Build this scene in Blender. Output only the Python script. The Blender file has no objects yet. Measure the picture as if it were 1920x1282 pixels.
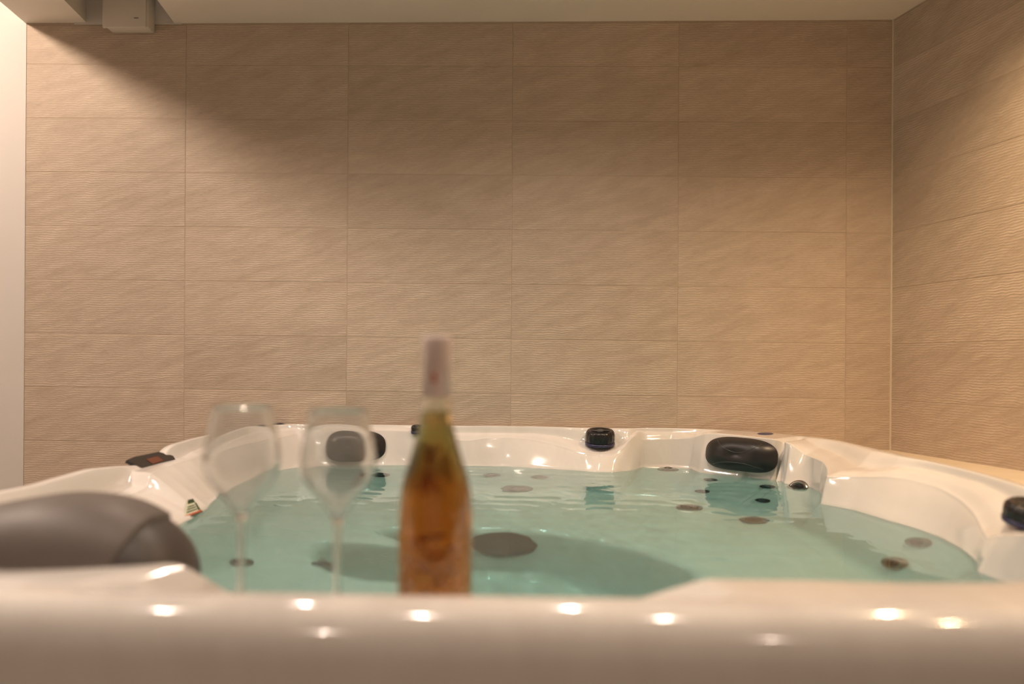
import bpy, bmesh, math, random
import numpy as np
from mathutils import Vector, Matrix
from mathutils.bvhtree import BVHTree
random.seed(4)
SC = bpy.context.scene
COL = SC.collection

# ------------------------------------------------------------------ camera
F = 1500.0                      # focal length in pixels of the 1920 px frame
CY = 679.0                      # horizon row
ROLL = math.radians(0.4)
YAW = math.radians(1.64)
CZ = 1.155                      # eye height
cam_d = bpy.data.cameras.new('camera')
cam = bpy.data.objects.new('camera', cam_d)
COL.objects.link(cam)
cam_d.sensor_width = 36.0
cam_d.lens = 36.0 * F / 1920.0
cam_d.shift_y = (CY - 641.0) / 1920.0
cam_d.clip_start = 0.02
cam_d.dof.use_dof = True
cam_d.dof.focus_distance = 2.72
cam_d.dof.aperture_fstop = 1.7
cam.matrix_world = (Matrix.Translation((0, 0, CZ)) @ Matrix.Rotation(YAW, 4, 'Z')
                    @ Matrix.Rotation(math.pi / 2, 4, 'X') @ Matrix.Rotation(ROLL, 4, 'Z'))
SC.camera = cam

# ------------------------------------------------------------------ world, light, exposure
w = bpy.data.worlds.new('world'); SC.world = w; w.use_nodes = True
w.node_tree.nodes['Background'].inputs[0].default_value = (0.9, 0.75, 0.6, 1)
w.node_tree.nodes['Background'].inputs[1].default_value = 0.02
SC.view_settings.view_transform = 'Standard'
SC.view_settings.look = 'None'
SC.view_settings.gamma = 1.0
SC.view_settings.use_curve_mapping = False
SC.view_settings.exposure = 0.78
SC.cycles.use_denoising = True
SC.cycles.adaptive_threshold = 0.10
SC.cycles.adaptive_min_samples = 20
SC.cycles.max_bounces = 9
SC.cycles.transparent_max_bounces = 16
SC.cycles.transmission_bounces = 8
SC.cycles.diffuse_bounces = 3
SC.cycles.glossy_bounces = 3
SC.cycles.sample_clamp_indirect = 6.0
SC.cycles.blur_glossy = 0.5

WARM = (1.0, 0.80, 0.655)
def spot(name, loc, power, cone, blend=0.5, col=WARM, rad=0.035, target=None, caustic=False):
    l = bpy.data.lights.new(name, 'SPOT')
    l.energy = power; l.spot_size = math.radians(cone); l.spot_blend = blend
    l.color = col; l.shadow_soft_size = rad
    o = bpy.data.objects.new(name, l); COL.objects.link(o); o.location = loc
    if target is not None:
        d = Vector(target) - Vector(loc)
        o.rotation_euler = d.to_track_quat('-Z', 'Y').to_euler()
    l.cycles.is_caustics_light = caustic
    return o
CEIL = 2.387
AMBER = (1.0, 0.70, 0.42)
for (x, y, p, cone, c) in [(-0.75, 2.05, 18, 138, WARM), (0.12, 2.05, 22, 138, WARM), (1.10, 1.90, 42, 136, AMBER),
                           (-1.00, 0.85, 10, 124, WARM), (-0.30, 0.75, 10, 124, WARM), (0.35, 0.85, 10, 124, WARM), (1.10, 0.85, 11, 124, AMBER),
                           (-0.80, -1.2, 18, 150, WARM), (0.90, -1.2, 18, 150, WARM)]:  # this pair is added fill behind the camera, brightening ceiling, walls and lip
    spot('downlight_or_fill', (x, y, CEIL - 0.01), p, cone, 1.0, c, rad=0.02, caustic=True)
spot('side_downlight', (-2.16, 1.60, 2.68), 56, 160, 0.5, rad=0.08, target=(-2.05, 2.4, 0.8))

# ------------------------------------------------------------------ helpers
def link(me, name, mat=None, parent=None):
    o = bpy.data.objects.new(name, me); COL.objects.link(o)
    if mat is not None and not me.materials:
        me.materials.append(mat)
    if parent is not None:
        o.parent = parent
    return o
def empty(name, loc=(0, 0, 0), rz=0.0):
    o = bpy.data.objects.new(name, None); COL.objects.link(o)
    o.location = loc; o.rotation_euler = (0, 0, rz); o.empty_display_size = 0.05
    return o
def tag(o, label=None, cat=None, group=None, kind=None):
    if label: o['label'] = label
    if cat: o['category'] = cat
    if group: o['group'] = group
    if kind: o['kind'] = kind
    return o
def mesh_from(verts, faces, name='mesh', smooth=False):
    me = bpy.data.meshes.new(name)
    me.from_pydata([tuple(v) for v in verts], [], faces)
    me.update()
    if smooth:
        me.polygons.foreach_set('use_smooth', [True] * len(me.polygons))
    return me
def fix_normals(me):
    bm = bmesh.new(); bm.from_mesh(me)
    bmesh.ops.recalc_face_normals(bm, faces=bm.faces)
    bm.to_mesh(me); bm.free(); me.update()
    return me
def prism(poly, z0, z1, name='prism'):
    n = len(poly)
    v = [(p[0], p[1], z0) for p in poly] + [(p[0], p[1], z1) for p in poly]
    f = [tuple(range(n - 1, -1, -1)), tuple(range(n, 2 * n))]
    f += [(i, (i + 1) % n, n + (i + 1) % n, n + i) for i in range(n)]
    return fix_normals(mesh_from(v, f, name))
def box(x0, x1, y0, y1, z0, z1, bevel=0.0, seg=2, name='box'):
    me = prism([(x0, y0), (x1, y0), (x1, y1), (x0, y1)], z0, z1, name)
    if bevel > 0:
        bm = bmesh.new(); bm.from_mesh(me)
        bmesh.ops.bevel(bm, geom=list(bm.edges), offset=bevel, segments=seg, affect='EDGES', profile=0.5)
        bm.to_mesh(me); bm.free()
        me.polygons.foreach_set('use_smooth', [seg > 1] * len(me.polygons))
    return me
def lathe(prof, n=48, name='lathe', smooth=True, rib=None):
    """prof: list of (r, z); closed at the axis where r == 0. rib(k, ang) scales the radius."""
    v, f, idx = [], [], []
    for k, (r, z) in enumerate(prof):
        if r < 1e-6:
            idx.append([len(v)] * n); v.append((0, 0, z))
        else:
            row = []
            for i in range(n):
                a = 2 * math.pi * i / n
                rr = r * (rib(k, a) if rib else 1.0)
                row.append(len(v)); v.append((rr * math.cos(a), rr * math.sin(a), z))
            idx.append(row)
    for k in range(len(prof) - 1):
        a, b = idx[k], idx[k + 1]
        for i in range(n):
            j = (i + 1) % n
            q = [a[i], a[j], b[j], b[i]]
            q2 = []
            for t in q:
                if t not in q2: q2.append(t)
            if len(q2) >= 3: f.append(tuple(q2))
    return fix_normals(mesh_from(v, f, name, smooth))
def tube(pts, rad, n=8, closed=False, name='tube'):
    pts = [Vector(p) for p in pts]; m = len(pts); v, f = [], []
    for i, p in enumerate(pts):
        if closed: t = pts[(i + 1) % m] - pts[i - 1]
        else: t = pts[min(i + 1, m - 1)] - pts[max(i - 1, 0)]
        t.normalize()
        up = Vector((0, 0, 1)) if abs(t.z) < 0.9 else Vector((1, 0, 0))
        a = t.cross(up).normalized(); b = a.cross(t)
        for k in range(n):
            g = 2 * math.pi * k / n
            v.append(p + (a * math.cos(g) + b * math.sin(g)) * rad)
    rng = m if closed else m - 1
    for i in range(rng):
        i2 = (i + 1) % m
        for k in range(n):
            k2 = (k + 1) % n
            f.append((i * n + k, i * n + k2, i2 * n + k2, i2 * n + k))
    if not closed:
        f.append(tuple(range(n))); f.append(tuple(range((m - 1) * n, m * n)))
    return fix_normals(mesh_from(v, f, name, True))

# pixel of the photograph -> a ray of the place
def ray(px, py):
    dx = (px - 960) / F; dy = -(py - CY) / F
    x = dx * math.cos(ROLL) - dy * math.sin(ROLL); z = dx * math.sin(ROLL) + dy * math.cos(ROLL)
    c, s = math.cos(YAW), math.sin(YAW)
    return Vector((x * c - s, x * s + c, z))
EYE = Vector((0, 0, CZ))
def at_z(px, py, z):
    r = ray(px, py); return EYE + r * ((z - CZ) / r.z)
def at_y(px, py, y):
    r = ray(px, py); return EYE + r * (y / r.y)

# ------------------------------------------------------------------ materials
def new_mat(name):
    m = bpy.data.materials.new(name); m.use_nodes = True
    nt = m.node_tree; b = nt.nodes['Principled BSDF']
    return m, nt, b
def N(nt, t, **kw):
    n = nt.nodes.new(t)
    for k, v in kw.items(): setattr(n, k, v)
    return n
def simple(name, col, rough=0.5, metal=0.0, coat=0.0, spec=0.5, noise=0.0, nscale=30.0, bump=0.0):
    m, nt, b = new_mat(name)
    b.inputs['Base Color'].default_value = (*col, 1)
    b.inputs['Roughness'].default_value = rough
    b.inputs['Metallic'].default_value = metal
    b.inputs['Coat Weight'].default_value = coat
    b.inputs['Coat Roughness'].default_value = 0.05
    b.inputs['Specular IOR Level'].default_value = spec
    if noise > 0 or bump > 0:
        tc = N(nt, 'ShaderNodeTexCoord'); nz = N(nt, 'ShaderNodeTexNoise')
        nz.inputs['Scale'].default_value = nscale; nz.inputs['Detail'].default_value = 5
        nt.links.new(tc.outputs['Object'], nz.inputs['Vector'])
        if noise > 0:
            r = N(nt, 'ShaderNodeValToRGB')
            r.color_ramp.elements[0].position = 0.3; r.color_ramp.elements[1].position = 0.7
            r.color_ramp.elements[0].color = (*[c * (1 - noise) for c in col], 1)
            r.color_ramp.elements[1].color = (*[min(1, c * (1 + noise)) for c in col], 1)
            nt.links.new(nz.outputs['Fac'], r.inputs['Fac']); nt.links.new(r.outputs['Color'], b.inputs['Base Color'])
        if bump > 0:
            bp = N(nt, 'ShaderNodeBump'); bp.inputs['Strength'].default_value = bump; bp.inputs['Distance'].default_value = 0.002
            nt.links.new(nz.outputs['Fac'], bp.inputs['Height']); nt.links.new(bp.outputs['Normal'], b.inputs['Normal'])
    return m

def tile_material():
    m, nt, b = new_mat('ribbed_stone_tile')
    L = nt.links.new
    geo = N(nt, 'ShaderNodeNewGeometry'); oi = N(nt, 'ShaderNodeObjectInfo')
    off = N(nt, 'ShaderNodeVectorMath', operation='SCALE'); off.inputs[0].default_value = (17.3, 9.1, 5.7)
    L(oi.outputs['Random'], off.inputs['Scale'])
    pos = N(nt, 'ShaderNodeVectorMath', operation='ADD')
    L(geo.outputs['Position'], pos.inputs[0]); L(off.outputs[0], pos.inputs[1])
    # slanted chisel direction
    mp0 = N(nt, 'ShaderNodeMapping'); mp0.inputs['Rotation'].default_value = (0, math.radians(18), 0)
    tco = N(nt, 'ShaderNodeTexCoord'); po = N(nt, 'ShaderNodeVectorMath', operation='ADD')
    L(tco.outputs['Object'], po.inputs[0]); L(off.outputs[0], po.inputs[1]); L(po.outputs[0], mp0.inputs['Vector'])
    mp = N(nt, 'ShaderNodeMapping'); mp.inputs['Scale'].default_value = (5.0, 5.0, 20)
    L(mp0.outputs[0], mp.inputs['Vector'])
    n1 = N(nt, 'ShaderNodeTexNoise'); n1.inputs['Scale'].default_value = 1.6; n1.inputs['Detail'].default_value = 6
    n1.inputs['Roughness'].default_value = 0.62
    L(mp.outputs[0], n1.inputs['Vector'])
    # fine grain
    mp2 = N(nt, 'ShaderNodeMapping'); mp2.inputs['Scale'].default_value = (60, 60, 160)
    L(pos.outputs[0], mp2.inputs['Vector'])
    n2 = N(nt, 'ShaderNodeTexNoise'); n2.inputs['Scale'].default_value = 1.0; n2.inputs['Detail'].default_value = 4
    L(mp2.outputs[0], n2.inputs['Vector'])
    # ribs: a wave along z, bent by noise
    sep = N(nt, 'ShaderNodeSeparateXYZ'); L(geo.outputs['Position'], sep.inputs[0])
    n3 = N(nt, 'ShaderNodeTexNoise'); n3.inputs['Scale'].default_value = 26; n3.inputs['Detail'].default_value = 3
    L(pos.outputs[0], n3.inputs['Vector'])
    d3 = N(nt, 'ShaderNodeMath', operation='MULTIPLY'); d3.inputs[1].default_value = 0.013; L(n3.outputs['Fac'], d3.inputs[0])
    zz = N(nt, 'ShaderNodeMath', operation='ADD'); L(sep.outputs['Z'], zz.inputs[0]); L(d3.outputs[0], zz.inputs[1])
    ph = N(nt, 'ShaderNodeMath', operation='MULTIPLY'); ph.inputs[1].default_value = 2 * math.pi / 0.0083; L(zz.outputs[0], ph.inputs[0])
    sn = N(nt, 'ShaderNodeMath', operation='SINE'); L(ph.outputs[0], sn.inputs[0])
    amp = N(nt, 'ShaderNodeMapRange'); amp.inputs['From Min'].default_value = 0.35; amp.inputs['From Max'].default_value = 0.68
    amp.inputs['To Min'].default_value = 0.05; amp.inputs['To Max'].default_value = 0.62
    L(n1.outputs['Fac'], amp.inputs['Value'])
    rb = N(nt, 'ShaderNodeMath', operation='MULTIPLY'); L(sn.outputs[0], rb.inputs[0]); L(amp.outputs[0], rb.inputs[1])
    h1 = N(nt, 'ShaderNodeMath', operation='MULTIPLY_ADD'); h1.inputs[1].default_value = 4.0; L(n1.outputs['Fac'], h1.inputs[0]); L(rb.outputs[0], h1.inputs[2])
    h2 = N(nt, 'ShaderNodeMath', operation='MULTIPLY_ADD'); h2.inputs[1].default_value = 1.5; L(n2.outputs['Fac'], h2.inputs[0]); L(h1.outputs[0], h2.inputs[2])
    bp = N(nt, 'ShaderNodeBump'); bp.inputs['Strength'].default_value = 0.55; bp.inputs['Distance'].default_value = 0.0014
    L(h2.outputs[0], bp.inputs['Height']); L(bp.outputs['Normal'], b.inputs['Normal'])
    # colour
    r = N(nt, 'ShaderNodeValToRGB'); cr = r.color_ramp
    cr.elements[0].position = 0.30; cr.elements[0].color = (0.485, 0.38, 0.288, 1)
    cr.elements[1].position = 0.72; cr.elements[1].color = (0.66, 0.54, 0.428, 1)
    mixv = N(nt, 'ShaderNodeMath', operation='MULTIPLY_ADD'); mixv.inputs[1].default_value = 0.22
    L(n2.outputs['Fac'], mixv.inputs[0])
    sc = N(nt, 'ShaderNodeMath', operation='MULTIPLY'); sc.inputs[1].default_value = 0.80; L(n1.outputs['Fac'], sc.inputs[0])
    L(sc.outputs[0], mixv.inputs[2]); L(mixv.outputs[0], r.inputs['Fac'])
    hsv = N(nt, 'ShaderNodeHueSaturation')
    vr = N(nt, 'ShaderNodeMapRange'); vr.inputs['To Min'].default_value = 0.94; vr.inputs['To Max'].default_value = 1.05
    L(oi.outputs['Random'], vr.inputs['Value']); L(vr.outputs[0], hsv.inputs['Value'])
    L(r.outputs['Color'], hsv.inputs['Color']); L(hsv.outputs['Color'], b.inputs['Base Color'])
    b.inputs['Roughness'].default_value = 0.62
    b.inputs['Specular IOR Level'].default_value = 0.3
    return m

def acrylic_material():
    m, nt, b = new_mat('pearl_white_acrylic')
    L = nt.links.new
    tc = N(nt, 'ShaderNodeTexCoord')
    mp = N(nt, 'ShaderNodeMapping'); mp.inputs['Rotation'].default_value = (0.3, 0.5, 0.9); mp.inputs['Scale'].default_value = (9, 1.6, 5)
    L(tc.outputs['Object'], mp.inputs['Vector'])
    nz = N(nt, 'ShaderNodeTexNoise'); nz.inputs['Scale'].default_value = 1.3; nz.inputs['Detail'].default_value = 4; nz.inputs['Distortion'].default_value = 1.2
    L(mp.outputs[0], nz.inputs['Vector'])
    r = N(nt, 'ShaderNodeValToRGB')
    r.color_ramp.elements[0].position = 0.35; r.color_ramp.elements[0].color = (0.80, 0.765, 0.73, 1)
    r.color_ramp.elements[1].position = 0.62; r.color_ramp.elements[1].color = (0.84, 0.81, 0.775, 1)
    L(nz.outputs['Fac'], r.inputs['Fac']); L(r.outputs['Color'], b.inputs['Base Color'])
    b.inputs['Roughness'].default_value = 0.10
    b.inputs['Coat Weight'].default_value = 0.5
    b.inputs['Coat Roughness'].default_value = 0.04
    return m

def water_material():
    m = bpy.data.materials.new('clear_pool_water'); m.use_nodes = True
    nt = m.node_tree; nt.nodes.clear(); L = nt.links.new
    out = N(nt, 'ShaderNodeOutputMaterial')
    g = N(nt, 'ShaderNodeBsdfGlass'); g.inputs['IOR'].default_value = 1.33; g.inputs['Roughness'].default_value = 0.0
    L(g.outputs[0], out.inputs['Surface'])
    va = N(nt, 'ShaderNodeVolumeAbsorption'); va.inputs['Color'].default_value = (0.30, 0.89, 0.91, 1); va.inputs['Density'].default_value = 0.60
    L(va.outputs[0], out.inputs['Volume'])
    return m

def glass_material(name, col=(1, 1, 1), ior=1.5, dens=0.0, vcol=(1, 1, 1)):
    m = bpy.data.materials.new(name); m.use_nodes = True
    nt = m.node_tree; nt.nodes.clear(); L = nt.links.new
    out = N(nt, 'ShaderNodeOutputMaterial')
    g = N(nt, 'ShaderNodeBsdfGlass'); g.inputs['IOR'].default_value = ior; g.inputs['Color'].default_value = (*col, 1)
    g.inputs['Roughness'].default_value = 0.0
    L(g.outputs[0], out.inputs['Surface'])
    if dens > 0:
        va = N(nt, 'ShaderNodeVolumeAbsorption'); va.inputs['Color'].default_value = (*vcol, 1); va.inputs['Density'].default_value = dens
        L(va.outputs[0], out.inputs['Volume'])
    return m

M = {}
M['tile'] = tile_material()
M['grout'] = simple('beige_grout', (0.53, 0.42, 0.32), 0.85, noise=0.06, nscale=80)
M['paint'] = simple('warm_white_wall_paint', (0.72, 0.675, 0.63), 0.7, noise=0.015, nscale=6, bump=0.05)
M['ceil'] = simple('cream_ceiling_paint', (0.80, 0.74, 0.65), 0.75, noise=0.015, nscale=5)
M['floor'] = simple('beige_floor_tile', (0.62, 0.55, 0.47), 0.5, noise=0.06, nscale=4)
M['ledge'] = simple('pale_painted_ledge', (0.78, 0.66, 0.50), 0.5, noise=0.04, nscale=12)
M['acrylic'] = acrylic_material()
M['cabinet'] = simple('taupe_cabinet_panel', (0.30, 0.24, 0.19), 0.5, noise=0.1, nscale=12)
M['black'] = simple('black_plastic', (0.014, 0.013, 0.015), 0.28)
M['grey_plastic'] = simple('dark_grey_plastic', (0.06, 0.062, 0.065), 0.35)
M['steelgrey'] = simple('pale_grey_jet', (0.27, 0.36, 0.40), 0.4)
M['covergrey'] = simple('slate_grey_cover', (0.07, 0.12, 0.155), 0.5)
M['darkmetal'] = simple('dark_nickel', (0.30, 0.28, 0.25), 0.22, metal=1.0)
M['midgrey'] = simple('mid_grey_cover', (0.17, 0.25, 0.29), 0.5)
M['chrome'] = simple('brushed_steel', (0.62, 0.58, 0.52), 0.2, metal=1.0)
M['blackfoam'] = simple('black_moulded_foam', (0.02, 0.019, 0.02), 0.36, bump=0.05, nscale=60)
M['greyfoam'] = simple('charcoal_pillow_skin', (0.125, 0.104, 0.092), 0.5, noise=0.08, nscale=18, bump=0.08)
M['greyfoam2'] = simple('charcoal_pillow_border', (0.06, 0.05, 0.047), 0.45, noise=0.08, nscale=18, bump=0.08)
M['water'] = water_material()
M['glass'] = glass_material('clear_wine_glass', (0.985, 0.99, 0.985), 1.5)
M['mist_glare_glass'] = glass_material('mist_glare_wine_glass', (0.985, 0.99, 0.985), 1.5)
nt_ = M['mist_glare_glass'].node_tree
_d = N(nt_, 'ShaderNodeBsdfTranslucent'); _d.inputs['Color'].default_value = (.9, .9, .88, 1)
_d2 = N(nt_, 'ShaderNodeBsdfDiffuse'); _d2.inputs['Color'].default_value = (.9, .9, .88, 1)
_a = N(nt_, 'ShaderNodeMixShader'); _a.inputs[0].default_value = 0.5
nt_.links.new(_d.outputs[0], _a.inputs[1]); nt_.links.new(_d2.outputs[0], _a.inputs[2])
_m = N(nt_, 'ShaderNodeMixShader'); _m.inputs[0].default_value = 0.085  # even white for droplets, and for bright reflections painted into the bowl
_o = [n for n in nt_.nodes if n.type == 'OUTPUT_MATERIAL'][0]; _g = [n for n in nt_.nodes if n.type == 'BSDF_GLASS'][0]
nt_.links.new(_g.outputs[0], _m.inputs[1]); nt_.links.new(_a.outputs[0], _m.inputs[2]); nt_.links.new(_m.outputs[0], _o.inputs['Surface'])
M['bottleglass'] = glass_material('pale_green_bottle_glass', (0.985, 0.99, 0.965), 1.5)
M['wine'] = glass_material('amber_wine', (1, 1, 1), 1.35, 52.0, (0.995, 0.62, 0.0))
M['capsule'] = simple('pinkish_white_capsule', (0.76, 0.64, 0.60), 0.45, noise=0.05, nscale=40)
M['red'] = simple('red_print', (0.50, 0.09, 0.04), 0.5)
M['blue'] = simple('dark_blue_badge', (0.035, 0.035, 0.10), 0.35)
M['boxwhite'] = simple('white_plastic_box', (0.74, 0.68, 0.60), 0.45)
M['paper'] = simple('cream_label_paper', (0.62, 0.64, 0.48), 0.5)
M['ink'] = simple('dark_green_ink', (0.02, 0.045, 0.015), 0.5)
M['grille'] = simple('grey_print', (0.25, 0.22, 0.2), 0.5)

# ------------------------------------------------------------------ the room
WY = 2.893                       # face of the tiled back wall
CX = 1.270                       # the back right corner
RD = Vector((0.2595, -1.0, 0)).normalized()      # direction of the right wall, towards the viewer
RN = Vector((-RD.y, RD.x, 0))                    # outward normal (away from the room)
if RN.x < 0: RN = -RN
TH = 0.008
FRONT = -2.6
LEFT = -3.2
HIGH = 2.86

floor = link(box(LEFT - 0.1, 3.2, FRONT - 0.1, WY + 0.2, -0.1, 0.0), 'floor', M['floor']); tag(floor, kind='structure')
wb = link(box(LEFT, CX + 0.25, WY + 0.0011, WY + 0.16, 0.0, HIGH), 'wall_back', M['grout']); tag(wb, kind='structure')
wl = link(box(LEFT - 0.1, LEFT, FRONT, WY + 0.16, 0.0, HIGH), 'wall_left', M['paint']); tag(wl, kind='structure')
wf = link(box(LEFT - 0.1, 3.2, FRONT - 0.1, FRONT, 0.0, HIGH), 'wall_front', M['paint']); tag(wf, kind='structure')
# painted stretch of the back wall left of the tiles
wp = link(box(LEFT, -1.884, WY - 0.001, WY + TH + 0.0005, 0.0, HIGH), 'wall_back_painted', M['paint']); tag(wp, kind='structure')
tl = link(box(-1.886, -1.8793, WY - 0.0015, WY + TH, 0.0, 2.39), 'trim_1', M['paint']); tag(tl, kind='structure')
# right wall (runs off square)
Lr = 5.9
c0 = Vector((CX, WY, 0)) + RN * TH
def rpoly(d0, d1, n0, n1):
    b = Vector((CX, WY, 0))
    return [tuple((b + RD * d0 + RN * n0)[:2]), tuple((b + RD * d1 + RN * n0)[:2]),
            tuple((b + RD * d1 + RN * n1)[:2]), tuple((b + RD * d0 + RN * n1)[:2])]
wr = link(prism(rpoly(-0.12, Lr, 0.0011, TH + 0.14), 0.0, HIGH), 'wall_right', M['grout']); tag(wr, kind='structure')

# wall tiles: rows fall very slightly towards the right, as laid
TP, TW, GAP = 0.1978, 0.597, 0.0018
def row_z(k, x):                 # lower edge of row k at x
    return 2.0415 - TP * k - 0.0068 * (x + 1.88)
ROWS = list(range(-2, 11))
XJ = [-1.880, -1.283, -0.685, -0.087, 0.511, 1.109, 1.268]
tile_cache = {}
def tile_mesh(wd, slope, z0off, h, key):
    if key in tile_cache: return tile_cache[key]
    g = GAP / 2
    v = []
    bv = 0.0012
    for (yy, ins) in ((TH, 0.0), (bv, 0.0), (0.0, bv)):
        for (xx, zz) in ((g + ins, g + ins), (wd - g - ins, g + ins), (wd - g - ins, h - g - ins), (g + ins, h - g - ins)):
            v.append((xx, yy, zz - slope * xx))
    f = [(8, 9, 10, 11)]
    for a, b2 in ((0, 4), (4, 8)):
        for i in range(4):
            j = (i + 1) % 4
            f.append((a + i, a + j, b2 + j, b2 + i))
    me = fix_normals(mesh_from(v, f, 'wall_tile'))
    me.materials.append(M['tile'])
    tile_cache[key] = me
    return me
for k in ROWS:
    for c in range(len(XJ) - 1):
        x0, x1 = XJ[c], XJ[c + 1]
        z0 = row_z(k, x0)
        h = TP
        if z0 > 2.38: continue
        if z0 + h > 2.384: h = 2.384 - z0
        if z0 < 0.02: continue
        me = tile_mesh(x1 - x0, 0.0068, 0, h, (round(x1 - x0, 3), round(h, 4)))
        o = link(me, 'tile', None, wb); o.location = (x0, WY, z0)
ang_r = math.atan2(RD.y, RD.x)
for k in ROWS:
    for c in range(6):
        z0 = row_z(k, CX); h = TP
        if z0 > 2.38 or z0 < 0.02: continue
        if z0 + h > 2.384: h = 2.384 - z0
        me = tile_mesh(TW, 0.0, 0, h, ('r', round(h, 4)))
        o = link(me, 'tile', None, wr)
        p = Vector((CX, WY, 0)) + RD * (c * TW + 0.001)
        o.location = (p.x, p.y, z0); o.rotation_euler = (0, 0, ang_r)
# corner joint
trim2 = link(prism([(CX - 0.004, WY + 0.002), (CX - 0.001, WY - 0.004), (CX + 0.004, WY - 0.004), (CX + 0.006, WY + 0.004)], 0.0, 2.386), 'trim_2', simple('pale_corner_joint', (0.72, 0.62, 0.49), 0.8))
tag(trim2, kind='structure')

# ceiling: lowered slab, a slot with a plastic box, a beam, higher ceiling at the left
BD = Vector((0.14, -1.0, 0))
def along(x, t): return (x + BD.x * t, WY + BD.y * t)
tF = WY - FRONT
cl = link(prism([(-1.328, WY + 0.1), along(-1.328, 0), along(-1.328, tF), (3.2, FRONT), (3.2, WY + 0.1)], CEIL, CEIL + 0.30), 'ceiling', M['ceil'])
tag(cl, kind='structure')
bm_ = link(prism([(-1.884, WY + 0.05), along(-1.884, 0), along(-1.884, tF), along(-1.655, tF), along(-1.655, 0), (-1.655, WY + 0.05)], CEIL + 0.004, HIGH), 'ceiling_beam', M['ceil'])
tag(bm_, kind='structure')
ch = link(box(LEFT - 0.1, 3.2, FRONT - 0.1, WY + 0.2, HIGH, HIGH + 0.1), 'ceiling_upper', M['ceil']); tag(ch, kind='structure')
sl = link(prism([(-1.70, WY + 0.003), along(-1.70, 0.003), along(-1.70, tF), along(-1.30, tF), along(-1.30, 0.003), (-1.30, WY + 0.003)], CEIL + 0.115, CEIL + 0.29), 'ceiling_slot', M['ceil'])
tag(sl, kind='structure')
sw = link(box(-1.70, -1.30, WY - 0.003, WY + TH, CEIL - 0.003, CEIL + 0.14), 'wall_slot', M['paint']); tag(sw, kind='structure')

# box in the slot
vb = empty('ventilation_box', (-1.482, 2.86, CEIL - 0.037))
tag(vb, 'small white plastic box hanging in the recess of the ceiling at top left', 'box')
link(box(-0.072, 0.084, -0.022, 0.029, 0.0, 0.15, 0.004), 'housing', M['boxwhite'], vb)
link(box(-0.080, 0.078, -0.030, -0.021, -0.003, 0.15, 0.0025), 'front_cover', M['boxwhite'], vb)
link(box(0.036, 0.052, -0.0313, -0.0298, 0.028, 0.032), 'print', M['grille'], vb)

# ------------------------------------------------------------------ the hot tub shell (lofted around its centre)
NP = 1440
CTR = np.array([0.0, 1.80])
WZ = 0.790                       # water level
PH = np.arange(NP) * 2 * np.pi / NP
DIR = np.stack([np.cos(PH), np.sin(PH)], 1)
def gauss(a, s):
    if s <= 0: return a
    k = int(4 * s) + 1; x = np.arange(-k, k + 1); g = np.exp(-x * x / (2 * s * s)); g /= g.sum()
    return np.convolve(np.concatenate([a[-k:], a, a[:k]]), g, 'valid')
def polar_loop(pts, s=3.0):
    """pts: (x, y[, value...]) -> interpolated arrays over PH"""
    P = np.array([p[:2] for p in pts]) - CTR
    a = np.mod(np.arctan2(P[:, 1], P[:, 0]), 2 * np.pi); r = np.hypot(P[:, 0], P[:, 1])
    o = np.argsort(a); a = a[o]
    res = []
    for col in [r] + [np.array([p[i] for p in pts]) for i in range(2, len(pts[0]))]:
        col = col[o]
        aa = np.concatenate([a - 2 * np.pi, a, a + 2 * np.pi]); cc = np.concatenate([col] * 3)
        res.append(gauss(np.interp(PH, aa, cc), s))
    return res
# outer edge: rounded rectangle
X0, X1, Y0, Y1 = -1.035, 0.985, 0.745, 2.888
def inside(px, py):
    res = np.ones_like(px, bool) & (px > X0) & (px < X1) & (py > Y0) & (py < Y1)
    for cx, cy, sx, sy, R in ((X0, Y0, -1, -1, 0.26), (X1, Y0, 1, -1, 0.26), (X0, Y1, -1, 1, 0.13), (X1, Y1, 1, 1, 0.40)):
        ox, oy = cx - sx * R, cy - sy * R
        out = ((px - ox) * sx > 0) & ((py - oy) * sy > 0) & (np.hypot(px - ox, py - oy) > R)
        res &= ~out
    return res
lo = np.full(NP, 0.3); hi = np.full(NP, 2.0)
for _ in range(40):
    md = (lo + hi) / 2; q = CTR + DIR * md[:, None]; ins = inside(q[:, 0], q[:, 1])
    lo = np.where(ins, md, lo); hi = np.where(ins, hi, md)
RO = lo

def pz(px, py, z, *rest):
    p = at_z(px, py, z); return (p.x, p.y) + rest
def pe(px, py, y, zp=None, fp=0.30):
    """edge point seen at (px, py), standing at depth y; plateau height = its own height"""
    p = at_y(px, py, y); return (p.x, p.y, p.z, p.z if zp is None else zp, fp)
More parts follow.
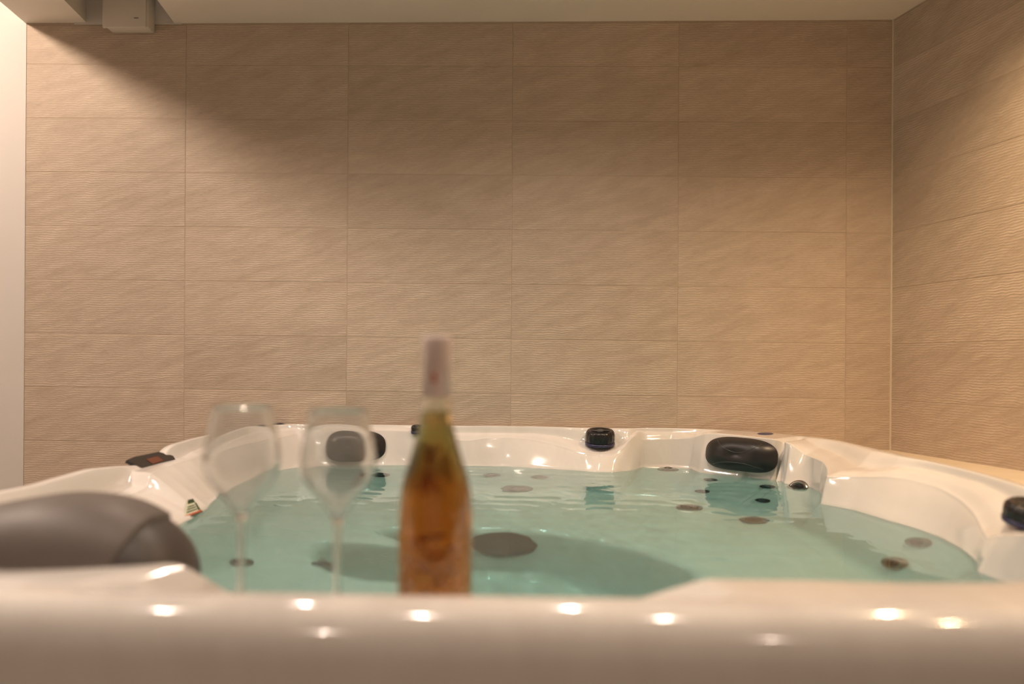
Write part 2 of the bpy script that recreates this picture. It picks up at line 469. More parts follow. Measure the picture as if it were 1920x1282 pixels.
# inner top edge: x, y, z of edge, z of plateau behind it, fraction of the rim taken by the slope to the outer crest
EDGE = [
    # back left corner to the right, along the back
    (-0.948, 2.24, 0.885, 0.895, 0.4), (-0.945, 2.45, 0.885, 0.90, 0.4), (-0.90, 2.68, 0.885, 0.90, 0.4), (-0.80, 2.82, 0.89, 0.905, 0.4),
    pe(560, 812, 2.845, .912), pe(600, 808, 2.845, .918), pe(720, 807, 2.845, .918), pe(760, 808, 2.835, .918), pe(800, 811, 2.825, .915), pe(850, 824, 2.825, .90), pe(880, 826, 2.832, .9),
    pe(910, 821, 2.84, .9), pe(960, 820, 2.84, .9), pe(1000, 824, 2.835, .9), pe(1040, 833, 2.81, .893), pe(1075, 844, 2.765, .876, .45),
    pe(1100, 850, 2.735, .869, .35), pe(1125, 852, 2.725, .868, .3), pe(1150, 850, 2.725, .869, .35), pe(1168, 842, 2.74, .88, .6),
    pe(1182, 824, 2.775, .905), pe(1190, 812, 2.80, .92), pe(1203, 825, 2.835, .91), pe(1255, 823, 2.85, .91), pe(1300, 820, 2.80, .91),
    pe(1322, 813, 2.74, .918), pe(1340, 812, 2.705, .922), pe(1390, 812, 2.64, .922), pe(1455, 818, 2.545, .918), pe(1468, 821, 2.525, .915),
    pe(1480, 842, 2.59, .90, .5), pe(1510, 852, 2.47, .893, .5), pe(1543, 866, 2.33, .885, .5),
    # right side pocket
    pe(1549, 893, 2.13, .878, .5), pe(1600, 893, 2.08, .885, .5), pe(1660, 893, 2.00, .90, .5), pe(1700, 897, 1.94, .905), pe(1760, 913, 1.82, .905), pe(1800, 936, 1.72, .905),
    pe(1826, 962, 1.63, .90), pe(1842, 995, 1.545, .89), pe(1850, 1008, 1.49, .88, .35), pe(1870, 1004, 1.42, .872, .3), pe(1920, 1003, 1.36, .872, .3),
    (0.845, 1.22, 0.885, 0.89, 0.35), (0.80, 1.08, 0.91, 0.918, 0.3), (0.70, 0.97, 0.915, 0.92, 0.3), (0.52, 0.895, 0.917, 0.92, 0.3), (0.30, 0.893, 0.917, 0.92, 0.3), (0.19, 0.893, 0.917, 0.92, 0.3),
    # front saddle
    (0.085, 0.94, 0.868, 0.870, 0.30), (0.0, 0.955, 0.866, 0.868, 0.30), (-0.15, 0.955, 0.866, 0.868, 0.30), (-0.28, 0.955, 0.866, 0.868, 0.30), (-0.352, 0.957, 0.866, 0.868, 0.30),
    (-0.415, 0.93, 0.917, 0.92, 0.3), (-0.52, 0.895, 0.917, 0.92, 0.3), (-0.60, 0.89, 0.915, 0.92, 0.3), (-0.74, 0.95, 0.91, 0.92, 0.3), (-0.83, 1.08, 0.905, 0.915, 0.3), (-0.865, 1.28, 0.90, 0.91, 0.3),
    # left scoop, then the control panel deck
    (-0.885, 1.44, 0.880, 0.882, 0.35), (-0.900, 1.55, 0.852, 0.854, 0.40), (-0.910, 1.66, 0.849, 0.851, 0.40), (-0.915, 1.82, 0.850, 0.852, 0.40), (-0.918, 1.868, 0.853, 0.856, 0.40), (-0.925, 1.90, 0.882, 0.884, 0.4),
    (-0.938, 2.05, 0.882, 0.886, 0.4), (-0.945, 2.17, 0.883, 0.886, 0.4),
]
R1, Z1, ZP, FP = polar_loop(EDGE, 1.4)
WATER = [
    (-0.875, 2.24), (-0.878, 2.45), (-0.855, 2.64), (-0.77, 2.77),
    pz(620, 871, WZ), pz(720, 872, WZ), pz(860, 873, WZ), pz(940, 874, WZ), pz(1000, 877, WZ), pz(1080, 882, WZ), pz(1120, 885, WZ), pz(1150, 885, WZ), pz(1188, 882, WZ),
    pz(1215, 872, WZ), pz(1255, 868, WZ), pz(1290, 876, WZ), pz(1312, 886, WZ), pz(1390, 894, WZ), pz(1450, 903, WZ), pz(1463, 905, WZ),
    pz(1474, 890, WZ), pz(1500, 898, WZ), pz(1530, 915, WZ), pz(1537, 944, WZ), pz(1600, 956, WZ), pz(1660, 974, WZ), pz(1760, 1005, WZ), pz(1810, 1033, WZ), pz(1830, 1050, WZ), pz(1833, 1072, WZ), pz(1870, 1086, WZ), pz(1920, 1100, WZ),
    (0.79, 1.2), (0.72, 1.09), (0.58, 1.02), (0.3, 1.0), (0.1, 1.02), (-0.1, 1.03), (-0.34, 1.03), (-0.5, 1.0), (-0.63, 1.03), (-0.73, 1.14), (-0.765, 1.3), (-0.765, 1.5), (-0.772, 1.7), (-0.785, 1.83), (-0.80, 1.95), (-0.835, 2.09)]
R2, = polar_loop(WATER, 1.4)
# seat level under water, and the foot well
SEAT = [(0.70, 1.80, .50), (0.66, 2.2, .47), (0.50, 2.5, .47), (0.2, 2.58, .48), (-0.2, 2.66, .48), (-0.55, 2.62, .46), (-0.72, 2.4, .44), (-0.70, 2.0, .44), (-0.66, 1.75, .46),
        (-0.66, 1.45, .52), (-0.55, 1.14, .56), (-0.2, 1.12, .54), (0.1, 1.12, .40), (0.4, 1.12, .45), (0.62, 1.3, .50)]
R3, Z3 = polar_loop(SEAT, 12)
WELL = [(0.36, 1.66), (0.30, 1.86), (0.10, 2.06), (-0.15, 2.12), (-0.45, 2.12), (-0.55, 2.0), (-0.17, 1.90), (-0.15, 1.62), (-0.14, 1.35), (0.0, 1.24), (0.25, 1.28), (0.36, 1.45)]
R4, = polar_loop(WELL, 8)

R1 = np.minimum(R1, RO - 0.045)
R2 = np.minimum(R2, R1 - 0.012)
R3 = np.minimum(R3, R2 - 0.05)
R4 = np.minimum(R4, R3 - 0.05)
# crest of the outer rim
ANG = np.degrees(PH)
cpts = [(0, .925), (20, .924), (45, .918), (60, .924), (90, .926), (125, .926), (150, .925), (153, .925), (160, .921), (162.5, .896), (170, .891), (176, .903), (182.8, .912), (195, .908), (205, .914), (225, .92), (270, .92), (315, .92), (345, .925)]
ZR = gauss(np.interp(ANG, [c[0] for c in cpts] + [360], [c[1] for c in cpts] + [cpts[0][1]]), 4)
ZP = np.minimum(ZP, ZR); Z1 = np.minimum(Z1, ZP)
rimw = RO - R1
lip = np.minimum(0.055, rimw * 0.40)           # width of the rounded outer lip
rc = RO - lip                                   # crest radius
def lerp(a, b, t): return a + (b - a) * t
rp = lerp(rc, R1, FP)                           # where the plateau begins
ctrl = []
def add(r, z): ctrl.append((np.broadcast_to(r, (NP,)).astype(float).copy(), np.broadcast_to(z, (NP,)).astype(float).copy()))
add(RO - 0.05, 0.735); add(RO - 0.012, 0.735); add(RO, 0.745); add(RO, 0.80); add(RO, ZR - lip * 1.05); add(RO - lip * .08, ZR - lip * .45)
add(RO - lip * .38, ZR - lip * .10); add(RO - lip * .8, ZR); add(rc, ZR)
add(lerp(rc, rp, .30), lerp(ZR, ZP, .04)); add(lerp(rc, rp, .7), lerp(ZR, ZP, .90)); add(rp, ZP)
add(lerp(rp, R1, .45), lerp(ZP, Z1, .3)); add(lerp(rp, R1, .80), lerp(ZP, Z1, .8)); add(lerp(rp, R1, .93), lerp(ZP, Z1, .95)); add(R1, Z1)
add(lerp(R1, R2, .06), Z1 - 0.006); add(lerp(R1, R2, .18), lerp(Z1, WZ, .17))
add(lerp(R1, R2, .45), lerp(Z1, WZ, .42)); add(lerp(R1, R2, .8), lerp(Z1, WZ, .8))
IW = len(ctrl)
add(R2, WZ)
add(lerp(R2, R3, .35), lerp(WZ, Z3, .35)); add(lerp(R2, R3, .85), lerp(WZ, Z3, .85)); add(R3, Z3 + .005)
add(lerp(R3, R4, .12), Z3 - .008); add(lerp(R3, R4, .5), Z3 - .015); add(lerp(R3, R4, .9), Z3 - .02); add(R4, Z3 - .03)
add(R4 - .025, Z3 - .06); add(R4 - .05, 0.19); add(R4 * .9 - .05, 0.15); add(R4 * .6, 0.14); add(R4 * .25, 0.14); add(R4 * 0.02, 0.14)
Rr = np.stack([c[0] for c in ctrl]); Zz = np.stack([c[1] for c in ctrl])
def chaikin(A):
    q = 0.75 * A[:-1] + 0.25 * A[1:]; s = 0.25 * A[:-1] + 0.75 * A[1:]
    m = np.empty((2 * len(q),) + A.shape[1:]); m[0::2] = q; m[1::2] = s
    return np.concatenate([A[:1], m, A[-1:]])
for _ in range(2):
    Rr = chaikin(Rr); Zz = chaikin(Zz)
def grid_mesh(Rr, Zz, name):
    K = len(Rr)
    P = np.empty((K, NP, 3))
    P[:, :, 0] = CTR[0] + Rr * DIR[:, 0]; P[:, :, 1] = CTR[1] + Rr * DIR[:, 1]; P[:, :, 2] = Zz
    i = np.arange(K - 1)[:, None] * NP; j = np.arange(NP)[None, :]; j2 = (j + 1) % NP
    Fq = np.stack([i + j, i + j2, i + NP + j2, i + NP + j], -1).reshape(-1, 4)
    me = bpy.data.meshes.new(name)
    V = P.reshape(-1, 3)
    me.vertices.add(len(V)); me.vertices.foreach_set('co', V.ravel())
    me.loops.add(Fq.size); me.loops.foreach_set('vertex_index', Fq.ravel().astype(np.int32))
    me.polygons.add(len(Fq)); me.polygons.foreach_set('loop_start', np.arange(0, Fq.size, 4, dtype=np.int32))
    me.polygons.foreach_set('loop_total', np.full(len(Fq), 4, dtype=np.int32))
    me.polygons.foreach_set('use_smooth', np.ones(len(Fq), bool))
    me.update(calc_edges=True); me.validate()
    return me
tub = empty('hot_tub', (0, 1.8, 0))
bpy.context.view_layer.update()
tag(tub, 'white acrylic hot tub filled with water against the tiled wall', 'hot tub')
def tpart(me, name, mat, parent=None):
    o = link(me, name, mat, tub if parent is None else parent)
    if parent is None: o.matrix_parent_inverse = Matrix.Translation((0, -1.8, 0))
    return o
shell_me = grid_mesh(Rr, Zz, 'tub_shell')
shell = tpart(shell_me, 'shell', M['acrylic'])
shell['label'] = 'glossy white moulded acrylic shell'
shell.cycles.is_caustics_receiver = True
dg = [Vector(v.co) for v in shell_me.vertices]
BVH = BVHTree.FromPolygons(dg, [tuple(p.vertices) for p in shell_me.polygons])
# cabinet below the lip: four panels with corner posts
cab0, cab1, cab2, cab3 = X0 + 0.035, X1 - 0.035, Y0 + 0.035, Y1 - 0.02
tpart(box(cab0 + .06, cab1 - .06, cab2 + .06, cab3 - .06, 0.0, 0.10), 'base_frame', M['grey_plastic'])
for (a, b2, c, d) in ((cab0 + .25, cab1 - .25, cab2, cab2 + .03), (cab0 + .25, cab1 - .41, cab3 - .03, cab3), (cab0, cab0 + .03, cab2 + .25, cab3 - .23), (cab1 - .03, cab1, cab2 + .25, cab3 - .40)):
    tpart(box(a, b2, c, d, 0.02, 0.742, 0.004), 'side_panel', M['cabinet'])

# ------------------------------------------------------------------ water
ns = int(np.argmin(np.abs(Zz.mean(1) - WZ)))
RW = np.minimum(R2 + 0.006, R1)
rng = np.random.RandomState(3)
def ripple(x, y):
    z = np.zeros_like(x)
    for k in range(26):
        a = rng.uniform(0, 2 * np.pi); lam = rng.uniform(0.03, 0.14); p = rng.uniform(0, 6.28)
        z += 0.00075 * lam * np.sin(2 * np.pi / lam * (x * np.cos(a) + y * np.sin(a)) + p)
    cx, cy = 0.05, 2.5
    d = np.hypot(x - cx, y - cy)
    z *= 0.35 + 1.1 * np.exp(-(d / 0.65) ** 2)
    return z
fr = np.concatenate([np.linspace(1, 0.02, 110)])
WRr = RW[None, :] * fr[:, None]
xx = CTR[0] + WRr * DIR[None, :, 0]; yy = CTR[1] + WRr * DIR[None, :, 1]
WZz = WZ + ripple(xx, yy)
# underside follows the shell a little outside it
sel = [i for i in range(len(Rr)) if Zz[i].mean() < WZ - 0.004 and i > len(Rr) // 3]
UR = Rr[sel] + 0.004; UZ = Zz[sel] - 0.004
WRall = np.concatenate([WRr[::-1], UR]); WZall = np.concatenate([WZz[::-1], UZ])
wme = grid_mesh(WRall, WZall, 'water')
bmw = bmesh.new(); bmw.from_mesh(wme)
bmesh.ops.holes_fill(bmw, edges=[e for e in bmw.edges if e.is_boundary], sides=0)
bmesh.ops.recalc_face_normals(bmw, faces=bmw.faces)
bmw.to_mesh(wme); bmw.free()
wme.polygons.foreach_set('use_smooth', [True] * len(wme.polygons)); wme.update()
water = link(wme, 'water', M['water'])
tag(water, 'clear teal water with a faintly rippled surface filling the hot tub', 'water', kind='stuff')
water.cycles.is_caustics_caster = True

# ------------------------------------------------------------------ things on the shell
def hit(px, py):
    """point and normal of the shell seen at a pixel, bent at the water surface"""
    r = ray(px, py).normalized()
    loc, nor, idx, dist = BVH.ray_cast(EYE, r)
    if loc is None or loc.z < WZ:
        p = EYE + r * ((WZ - CZ) / r.z)
        eta = 1 / 1.33; n = Vector((0, 0, 1)); ci = -r.dot(n); k = 1 - eta * eta * (1 - ci * ci)
        t = (r * eta + n * (eta * ci - math.sqrt(k))).normalized()
        loc, nor, idx, dist = BVH.ray_cast(p + t * 0.002, t)
        r = t
    if nor.dot(r) > 0: nor = -nor
    return loc, nor
def place(o, loc, nor, spin=0.0, lift=0.0):
    q = nor.to_track_quat('Z', 'Y')
    o.matrix_world = Matrix.Translation(loc + nor * lift) @ q.to_matrix().to_4x4() @ Matrix.Rotation(spin, 4, 'Z')

def jet(px, py, rad, mat_ring='chrome', face=None):
    loc, nor = hit(px, py)
    if face is not None: nor = Vector(face).normalized()
    j = bpy.data.objects.new('jet', lathe([(rad * .62, .004), (rad * .7, .009), (rad * .9, .010), (rad, .005), (rad, -.012), (rad * .9, -.02)], 36)); COL.objects.link(j)
    j.data.materials.append(M[mat_ring]); j.parent = tub
    place(j, loc, nor, lift=.005)
    e = link(lathe([(0, .001), (rad * .20, .001), (rad * .22, .007), (rad * .34, .007), (rad * .38, .002), (rad * .64, .005), (rad * .64, -.01)], 30), 'nozzle', M['black' if mat_ring == 'darkmetal' else 'midgrey'], j)
    return j
for (px, py, r, m_) in [(1253, 880, .038, 'darkmetal'), (1498, 913, .034, 'darkmetal'), (1727, 1017, .036, 'darkmetal'), (1682, 1056, .036, 'darkmetal'),
                       (1293, 952, .040, 'steelgrey'), (1415, 976, .040, 'steelgrey'), (1432, 938, .022, 'grey_plastic'), (1333, 899, .022, 'grey_plastic'),
                       (1440, 912, .022, 'grey_plastic'), (1318, 921, .022, 'grey_plastic'), (922, 890, .03, 'steelgrey'), (1013, 894, .03, 'steelgrey'), (970, 916, .05, 'steelgrey'),
                       (450, 1056, .028, 'steelgrey'), (605, 1061, .030, 'steelgrey'), (714, 890, .03, 'grey_plastic')]:
    jet(px, py, r, m_, {1253: (-.1, -.85, .55), 1498: (-.62, -.58, .55)}.get(px))
# suction cover on the foot well
loc, nor = hit(944, 1018)
cov = bpy.data.objects.new('drain_cover', lathe([(0, .028), (.04, .028), (.07, .02), (.088, .006), (.088, -.01)], 40)); COL.objects.link(cov)
cov.data.materials.append(M['covergrey']); cov.parent = tub
place(cov, loc, nor, lift=.008)

# diverter knobs
def knob(x, y, rad, h, zoff=0.0):
    loc, nor, i, d = BVH.ray_cast(Vector((x, y, 1.1)), Vector((0, 0, -1)))
    rib = lambda k, a: 1 + (0.018 * math.cos(18 * a) if 1 <= k <= 5 else 0)
    k_ = bpy.data.objects.new('diverter_knob', lathe([(rad * .8, .0), (rad * .96, .002), (rad, .008), (rad, h * .55), (rad * .97, h * .82), (rad * .86, h), (rad * .70, h * .97), (rad * .62, h * .86), (0, h * .84)], 72, rib=rib)); COL.objects.link(k_)
    k_.data.materials.append(M['black']); k_.parent = tub
    k_.matrix_world = Matrix.Translation((x, y, loc.z + zoff)) @ Matrix.Rotation(math.radians(9), 4, 'X')
    link(box(-rad * .66, rad * .66, -rad * .13, rad * .13, h * .82, h * .99, .002), 'grip_bar', M['black'], k_)
    link(lathe([(0, h * .83), (rad * .26, h * .83), (rad * .26, h * 1.0), (rad * .2, h * 1.03), (0, h * 1.03)], 24), 'centre_cap', M['grey_plastic'], k_)
    link(lathe([(rad * .7, -.006), (rad * 1.02, -.006), (rad * 1.04, .001), (rad * .9, .004), (rad * .7, .004)], 40), 'collar', M['blue'], k_)
    return k_
kn = at_y(1125, 834, 2.785)
knob(kn.x, 2.785, 0.050, 0.044, 0.014)
kn = at_y(781, 826, 2.83)
knob(kn.x, 2.835, 0.020, 0.02, 0.0)
knob(0.892, 1.455, 0.048, 0.030, 0.003)

# blue oval badges on the rim
for (px, py, y) in ((1435, 813, 2.72), (515, 796, 2.86)):
    p = at_y(px, py, y)
    loc, nor, i, d = BVH.ray_cast(Vector((p.x, p.y, 1.1)), Vector((0, 0, -1)))
    if loc is None: continue
    me = lathe([(0, .0025), (.035, .002), (.042, -.001)], 36)
    o = bpy.data.objects.new('badge', me); COL.objects.link(o); me.materials.append(M['blue']); o.parent = tub
    o['label'] = 'dark blue oval badge'
    place(o, loc, nor); o.matrix_world = o.matrix_world @ Matrix.Diagonal((1.0, 0.6, 1, 1))

# control panel on the left deck
cp = bpy.data.objects.new('control_panel', prism([(-.026, -.105), (.016, -.085), (.026, .0), (.024, .08), (.0, .10), (-.026, .06), (-.03, -.06)], -.006, .002)); COL.objects.link(cp)
cp.data.materials.append(M['black']); cp.parent = tub
loc, nor, i, d = BVH.ray_cast(Vector((-0.985, 2.05, 1.1)), Vector((0, 0, -1)))
if nor.z < 0: nor = -nor
yv = (Vector((0, 1, 0)) - nor * nor.y).normalized(); xv = yv.cross(nor)
cp.matrix_world = Matrix.Translation(loc + nor * .0015) @ Matrix((xv, yv, nor)).transposed().to_4x4()
cp['label'] = 'dark control panel with a small lit display'
m_disp, nt_, b_ = new_mat('orange_display'); b_.inputs['Base Color'].default_value = (.16, .05, .025, 1)
link(box(-.012, .008, -.03, .03, .0015, .003), 'display', m_disp, cp)

# warning sticker on the left inner wall
lc, nav = hit(361, 952)
def on_plane(px, py):
    r = ray(px, py); t = (lc + nav * .003 - EYE).dot(nav) / r.dot(nav); return EYE + r * t
cor = [on_plane(344, 974), on_plane(380, 960), on_plane(363, 935), on_plane(350, 938)]
def patch(u0, u1, v0, v1, lift, t=0.0006):
    def P(u, v): return (cor[0] * (1 - u) + cor[1] * u) * (1 - v) + (cor[3] * (1 - u) + cor[2] * u) * v
    q = [P(u0, v0), P(u1, v0), P(u1, v1), P(u0, v1)]
    vs = [p + nav * lift for p in q] + [p + nav * (lift + t) for p in q]
    return fix_normals(mesh_from(vs, [(3, 2, 1, 0), (4, 5, 6, 7), (0, 1, 5, 4), (1, 2, 6, 5), (2, 3, 7, 6), (3, 0, 4, 7)]))
st = tpart(patch(0, 1, 0, 1, 0), 'warning_sticker', M['paper'])
st['label'] = 'triangular warning sticker with a red stripe'
for (u0, u1, v0, v1, m_, nm) in ((0, 1, .0, .06, 'ink', 'print'), (0, 1, .07, .17, 'red', 'red_stripe'), (.12, .80, .27, .34, 'ink', 'print'), (.14, .78, .42, .49, 'ink', 'print'),
                             (.15, .76, .56, .62, 'ink', 'print'), (.15, .9, .76, 1.0, 'ink', 'print'), (.84, .96, .2, .72, 'ink', 'print')):
    o = link(patch(u0, u1, v0, v1, .0007, .0004), nm, M[m_], st)

# ------------------------------------------------------------------ ledge between the tub and the off-square wall
b0 = Vector((CX, WY, 0))
q1 = b0 + RD * 3.3
lg = link(prism([(0.60, WY), (CX, WY), (q1.x, q1.y), (X1 - 0.06, q1.y), (X1 - 0.06, 2.42), (0.80, 2.70)], 0.80, 0.851), 'trim_3', M['ledge'])
tag(lg, kind='structure')

# ------------------------------------------------------------------ headrests
def super_pillow(w, h, t, name, e=2.6, dip=0.0, sag=0.0, nu=64, nv=24):
    """cushion lying in the x-y plane of its own, bulging to +z"""
    v, f = [], []
    for j in range(nv + 1):
        q = j / nv                                  # 0 rim at the back .. 1 centre of the face
        for i in range(nu):
            a = 2 * math.pi * i / nu
            cx = math.copysign(abs(math.cos(a)) ** (2 / e), math.cos(a)); cy = math.copysign(abs(math.sin(a)) ** (2 / e), math.sin(a))
            if q < .25: s = 0.90 + 0.10 * math.sin(q / .25 * math.pi / 2); z = t * .42 * (q / .25)
            else:
                u = (q - .25) / .75; s = math.cos(u * math.pi / 2) if u < 1 else 0
                z = t * .42 + t * .58 * (1 - s ** 3.2) if s > 0 else t
            x = w / 2 * cx * s; y = h / 2 * cy * s
            z -= dip * math.exp(-(x / (w * .30)) ** 2) * max(0, 1 - s) * 1.0
            y += sag * (1 - (2 * x / w) ** 2) * (1 if cy < 0 else -.25) * abs(cy) * s
            v.append((x, y, z))
    for j in range(nv):
        for i in range(nu):
            i2 = (i + 1) % nu
            f.append((j * nu + i, j * nu + i2, (j + 1) * nu + i2, (j + 1) * nu + i))
    f.append(tuple(range(nu)))
    me = fix_normals(mesh_from(v, f, name, True))
    bm = bmesh.new(); bm.from_mesh(me); bmesh.ops.remove_doubles(bm, verts=bm.verts, dist=1e-5); bm.to_mesh(me); bm.free()
    me.polygons.foreach_set('use_smooth', [True] * len(me.polygons))
    return me
def frame_mat(loc, facing, tilt=0.0, roll=0.0):
    z = Vector(facing).normalized(); x = Vector((0, 0, 1)).cross(z).normalized(); y = z.cross(x)
    m = Matrix(((x.x, y.x, z.x, loc[0]), (x.y, y.y, z.y, loc[1]), (x.z, y.z, z.z, loc[2]), (0, 0, 0, 1)))
    return m @ Matrix.Rotation(tilt, 4, 'X') @ Matrix.Rotation(roll, 4, 'Z')
def headrest(px, py, w, h, t, facing, label, roll=0.0, back=0.0, dip=.012, sag=.008):
    lc, nr = hit(px, py)
    e = empty('headrest_pillow'); e.matrix_world = frame_mat(lc - Vector(facing).normalized() * back, facing, 0, roll)
    tag(e, label, 'pillow', 'headrest pillows of the hot tub')
    link(super_pillow(w, h, t, 'headrest_cushion', 2.7, dip, sag), 'cushion', M['blackfoam'], e)
    cme = e.children[0].data
    cb = BVHTree.FromPolygons([Vector(v.co) for v in cme.vertices], [tuple(p.vertices) for p in cme.polygons])
    for fn, ln in ((lambda u: h * (.05 + .30 * u * u), .62), (lambda u: h * (-.22 - .10 * u * u), .70)):
        pts = []
        for u in np.linspace(-1, 1, 22):
            q = cb.ray_cast(Vector((u * w * ln / 2, fn(u), 1)), Vector((0, 0, -1)))[0]
            if q is not None: pts.append(q)
        link(tube(pts, .0011, 6), 'seam', M['grey_plastic'], e)
    return e
headrest(1393, 854, 0.246, 0.118, 0.075, (-0.62, -0.76, 0.16), 'black moulded headrest pillow at the back right corner of the tub', roll=math.radians(-1), back=.012)
headrest(664, 838, 0.225, 0.118, 0.07, (0.12, -1, 0.22), 'black glossy headrest pillow at the back wall behind the wine glass', back=.010)

# the large charcoal pillow at the front left
pl = empty('headrest_pillow'); tag(pl, 'large charcoal headrest pillow at the front left corner of the tub', 'pillow', 'headrest pillows of the hot tub')
pl.location = (-0.606, 1.035, 0.868); pl.rotation_euler = (0, 0, math.radians(-4))
AR, AL, BB, PHT = 0.160, 0.34, 0.115, 0.103
def dome(x, y):
    a = AR if x > 0 else AL
    r = (abs(x / a) ** 2.5 + abs(y / BB) ** 2.5) ** (1 / 2.5)
    hh = PHT * (1 - 1.5 * math.sqrt(x * x + .0004) + .03 if x < 0 else 1)
    return hh * max(0.0, 1 - r ** 2.4) ** 0.55 - 0.10 * max(0, -y - .02) * .6
def dome_patch(scale, lift, skirt, x_off, name, n=110, m=26, yo=0.0):
    v, f = [], []
    for j in range(m + 1):
        s = math.sin(j / m * math.pi / 2) * scale
        for i in range(n):
            an = 2 * math.pi * i / n; c, sn = math.cos(an), math.sin(an)
            a = AR if c > 0 else AL
            x = a * math.copysign(abs(c) ** .8, c) * s + x_off; y = BB * math.copysign(abs(sn) ** .8, sn) * s + yo
            v.append((x, y, dome(x, y) + lift))
    for i in range(n):
        x, y, z = v[m * n + i]; v.append((x, y, z - skirt))
    for j in range(m + 1):
        for i in range(n):
            i2 = (i + 1) % n; f.append((j * n + i, j * n + i2, (j + 1) * n + i2, (j + 1) * n + i))
    f.append(tuple(range((m + 1) * n, (m + 2) * n)))
    me = fix_normals(mesh_from(v, f, name, True))
    bm = bmesh.new(); bm.from_mesh(me); bmesh.ops.remove_doubles(bm, verts=bm.verts, dist=1e-6)
    bmesh.ops.recalc_face_normals(bm, faces=bm.faces); bm.to_mesh(me); bm.free()
    return me
link(dome_patch(1.0, 0.0, 0.01, 0, 'pillow_border'), 'border', M['greyfoam2'], pl)
def panel_patch(name, n=120, m=26, lift=.008, skirt=.014):
    v, f = [], []
    for j in range(m + 1):
        q = math.sin(j / m * math.pi / 2)
        for i in range(n):
            an = 2 * math.pi * i / n; c, sn = math.cos(an), math.sin(an)
            k = (abs(c) ** 5 + abs(sn) ** 5) ** (-1 / 5)
            x = c * k * (AR * .70 if c > 0 else AL * .92) * q; y = sn * k * (BB * .62 if sn > 0 else BB * .93) * q
            a = AR if x > 0 else AL
            r = (abs(x / a) ** 2.5 + abs(y / BB) ** 2.5) ** (1 / 2.5)
            if r > .955: x *= .955 / r; y *= .955 / r
            v.append((x, y, dome(x, y) + lift))
    for i in range(n):
        x, y, z = v[m * n + i]; v.append((x, y, z - skirt))
    for j in range(m + 1):
        for i in range(n):
            i2 = (i + 1) % n; f.append((j * n + i, j * n + i2, (j + 1) * n + i2, (j + 1) * n + i))
    f.append(tuple(range((m + 1) * n, (m + 2) * n)))
    me = fix_normals(mesh_from(v, f, name, True))
    bm = bmesh.new(); bm.from_mesh(me); bmesh.ops.remove_doubles(bm, verts=bm.verts, dist=1e-6)
    bmesh.ops.recalc_face_normals(bm, faces=bm.faces); bm.to_mesh(me); bm.free()
    return me
link(panel_patch('pillow_panel'), 'panel', M['greyfoam'], pl)

# ------------------------------------------------------------------ wine bottle and glasses on the front saddle
def shelf_z(x, y):
    loc, nor, i, d = BVH.ray_cast(Vector((x, y, 1.1)), Vector((0, 0, -1))); return loc.z
def spline(pts, n=6):
    P = np.array(pts, float); out = []
    for i in range(len(P) - 1):
        p0, p1, p2, p3 = P[max(i - 1, 0)], P[i], P[i + 1], P[min(i + 2, len(P) - 1)]
        for k in range(n):
            t = k / n
            out.append(tuple(0.5 * ((2 * p1) + (-p0 + p2) * t + (2 * p0 - 5 * p1 + 4 * p2 - p3) * t * t + (-p0 + 3 * p1 - 3 * p2 + p3) * t ** 3)))
    out.append(tuple(P[-1])); return [(max(0.0, r), z) for r, z in out]
bx_, by_ = -0.111, 0.902
bz = shelf_z(bx_, by_)
bt = empty('wine_bottle', (bx_, by_, bz + .0005), 0.3)
tag(bt, 'amber wine bottle with a pinkish white capsule on the tub rim', 'bottle')
top = 1.184 - bz
H = top
body = [(.041, .012), (.0415, .03), (.0415, .09), (.0412, .122), (.0378, .150), (.0285, .181), (.0200, .213), (.0163, .238), (.0150, .255), (.0150, H - .006)]
outer = [(0, .010), (.020, .004), (.034, .0), (.039, .003)] + spline(body) + [(.0145, H - .002), (.0105, H - .002)]
inner_b = [(r - .0032, z) for r, z in spline(body)]
inner = [(.0098, H - .006)] + [(max(r, .0098), z) for r, z in inner_b[::-1]] + [(.034, .010), (.018, .016), (0, .020)]
link(lathe(outer + inner, 64), 'glass_body', M['bottleglass'], bt)
wl_ = .232
wine = [(0, .0198), (.018, .0158), (.0341, .0098)] + [(r + .0004, z) for r, z in inner_b if z < wl_] + [(.0135, wl_), (0, wl_)]
link(lathe(wine, 64), 'wine', M['wine'], bt)
cap = link(lathe([(.0154, H - .069), (.0162, H - .069), (.0160, H - .02), (.0166, H - .012), (.0166, H - .003), (.0150, H), (0, H)], 48), 'capsule', M['capsule'], bt)
link(box(-.002, .002, -.0170, -.0158, H - .053, H - .042), 'red_mark', M['red'], cap).rotation_euler = (0, 0, -0.35)
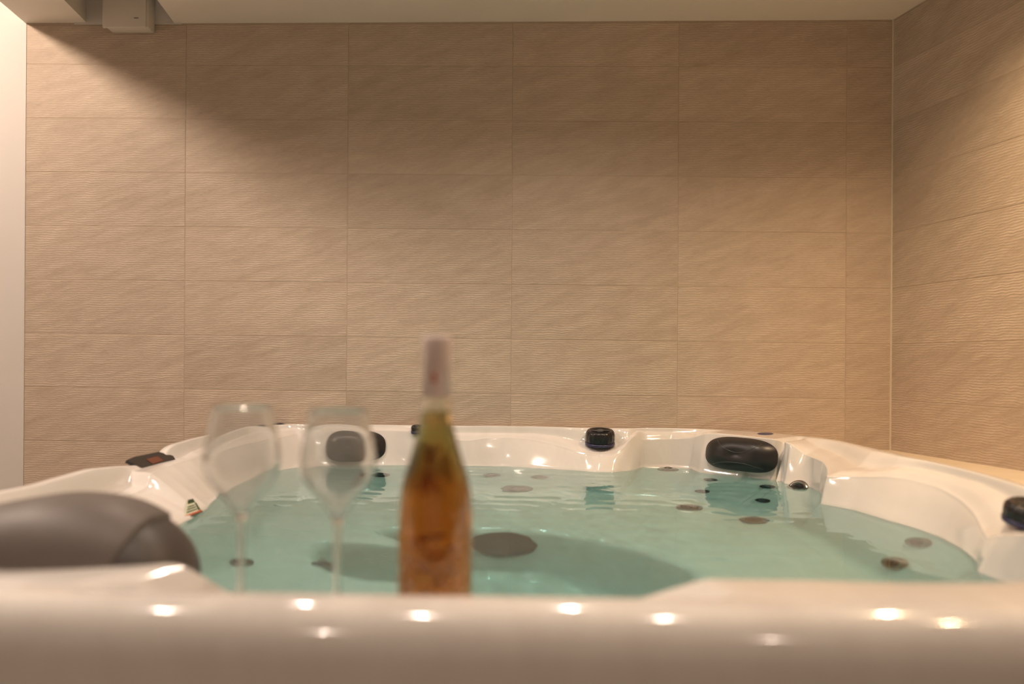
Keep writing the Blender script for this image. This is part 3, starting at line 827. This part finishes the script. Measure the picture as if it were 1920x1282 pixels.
# printed front label: pale screen print with gaps
def label_material():
    m = bpy.data.materials.new('pale_screen_print'); m.use_nodes = True
    nt = m.node_tree; nt.nodes.clear(); L = nt.links.new
    out = N(nt, 'ShaderNodeOutputMaterial'); tr = N(nt, 'ShaderNodeBsdfTransparent'); df = N(nt, 'ShaderNodeBsdfDiffuse'); mx = N(nt, 'ShaderNodeMixShader')
    df.inputs['Color'].default_value = (.62, .32, .09, 1)
    tc = N(nt, 'ShaderNodeTexCoord'); nz = N(nt, 'ShaderNodeTexNoise'); nz.inputs['Scale'].default_value = 95; nz.inputs['Detail'].default_value = 5
    L(tc.outputs['Object'], nz.inputs['Vector'])
    mr = N(nt, 'ShaderNodeMapRange'); mr.inputs['From Min'].default_value = .44; mr.inputs['From Max'].default_value = .62; mr.inputs['To Max'].default_value = .30
    L(nz.outputs['Fac'], mr.inputs['Value']); L(mr.outputs[0], mx.inputs['Fac']); L(tr.outputs[0], mx.inputs[1]); L(df.outputs[0], mx.inputs[2]); L(mx.outputs[0], out.inputs['Surface'])
    return m
def arc_band(r, z0, z1, a0, a1, n=28, name='label'):
    v, f = [], []
    for i in range(n + 1):
        a = math.radians(a0 + (a1 - a0) * i / n)
        for rr, z in ((r, z0), (r, z1), (r + .0003, z1), (r + .0003, z0)):
            v.append((rr * math.cos(a), rr * math.sin(a), z))
    for i in range(n):
        for k in range(4): f.append((i * 4 + k, i * 4 + (k + 1) % 4, i * 4 + 4 + (k + 1) % 4, i * 4 + 4 + k))
    f.append((0, 1, 2, 3)); f.append((n * 4, n * 4 + 1, n * 4 + 2, n * 4 + 3))
    return fix_normals(mesh_from(v, f, name, True))
link(arc_band(.0419, .022, .096, 175, 318), 'label', label_material(), bt)
link(arc_band(.0423, .018, .030, 255, 312), 'red_band', M['red'], bt)

def wine_glass(x, y, topz, label, rz):
    z0 = shelf_z(x, y)
    g = empty('wine_glass', (x, y, z0 + .0005), rz)
    tag(g, label, 'glass', 'pair of empty wine glasses')
    H = topz - z0
    bb = H - .130                                   # bottom of the bowl
    prof_o = spline([(.0045, bb), (.0075, bb + .007), (.0215, bb + .028), (.0365, bb + .047), (.0425, bb + .064), (.0415, bb + .085), (.0370, bb + .110), (.0325, H)], 6)
    prof_i = [(max(0.0, r - .0013), z) for r, z in prof_o if z > bb + .008][::-1]
    link(lathe(prof_o + [(.0319, H + .0006)] + prof_i + [(0, bb + .0085)] , 56), 'bowl', M['mist_glare_glass'], g)
    link(lathe([(0, .0), (.034, .0), (.0352, .0008), (.034, .0018), (.018, .0032), (.0075, .006), (.0045, .012), (.0038, .03), (.0036, bb * .6), (.0040, bb * .9), (.0045, bb)], 48), 'stem', M['glass'], g)
    return g
wine_glass(-0.336, 0.912, 1.101, 'empty wine glass beside the charcoal pillow, the left of two', 0.2)
wine_glass(-0.225, 0.912, 1.098, 'empty wine glass between the other glass and the bottle', 0.9)
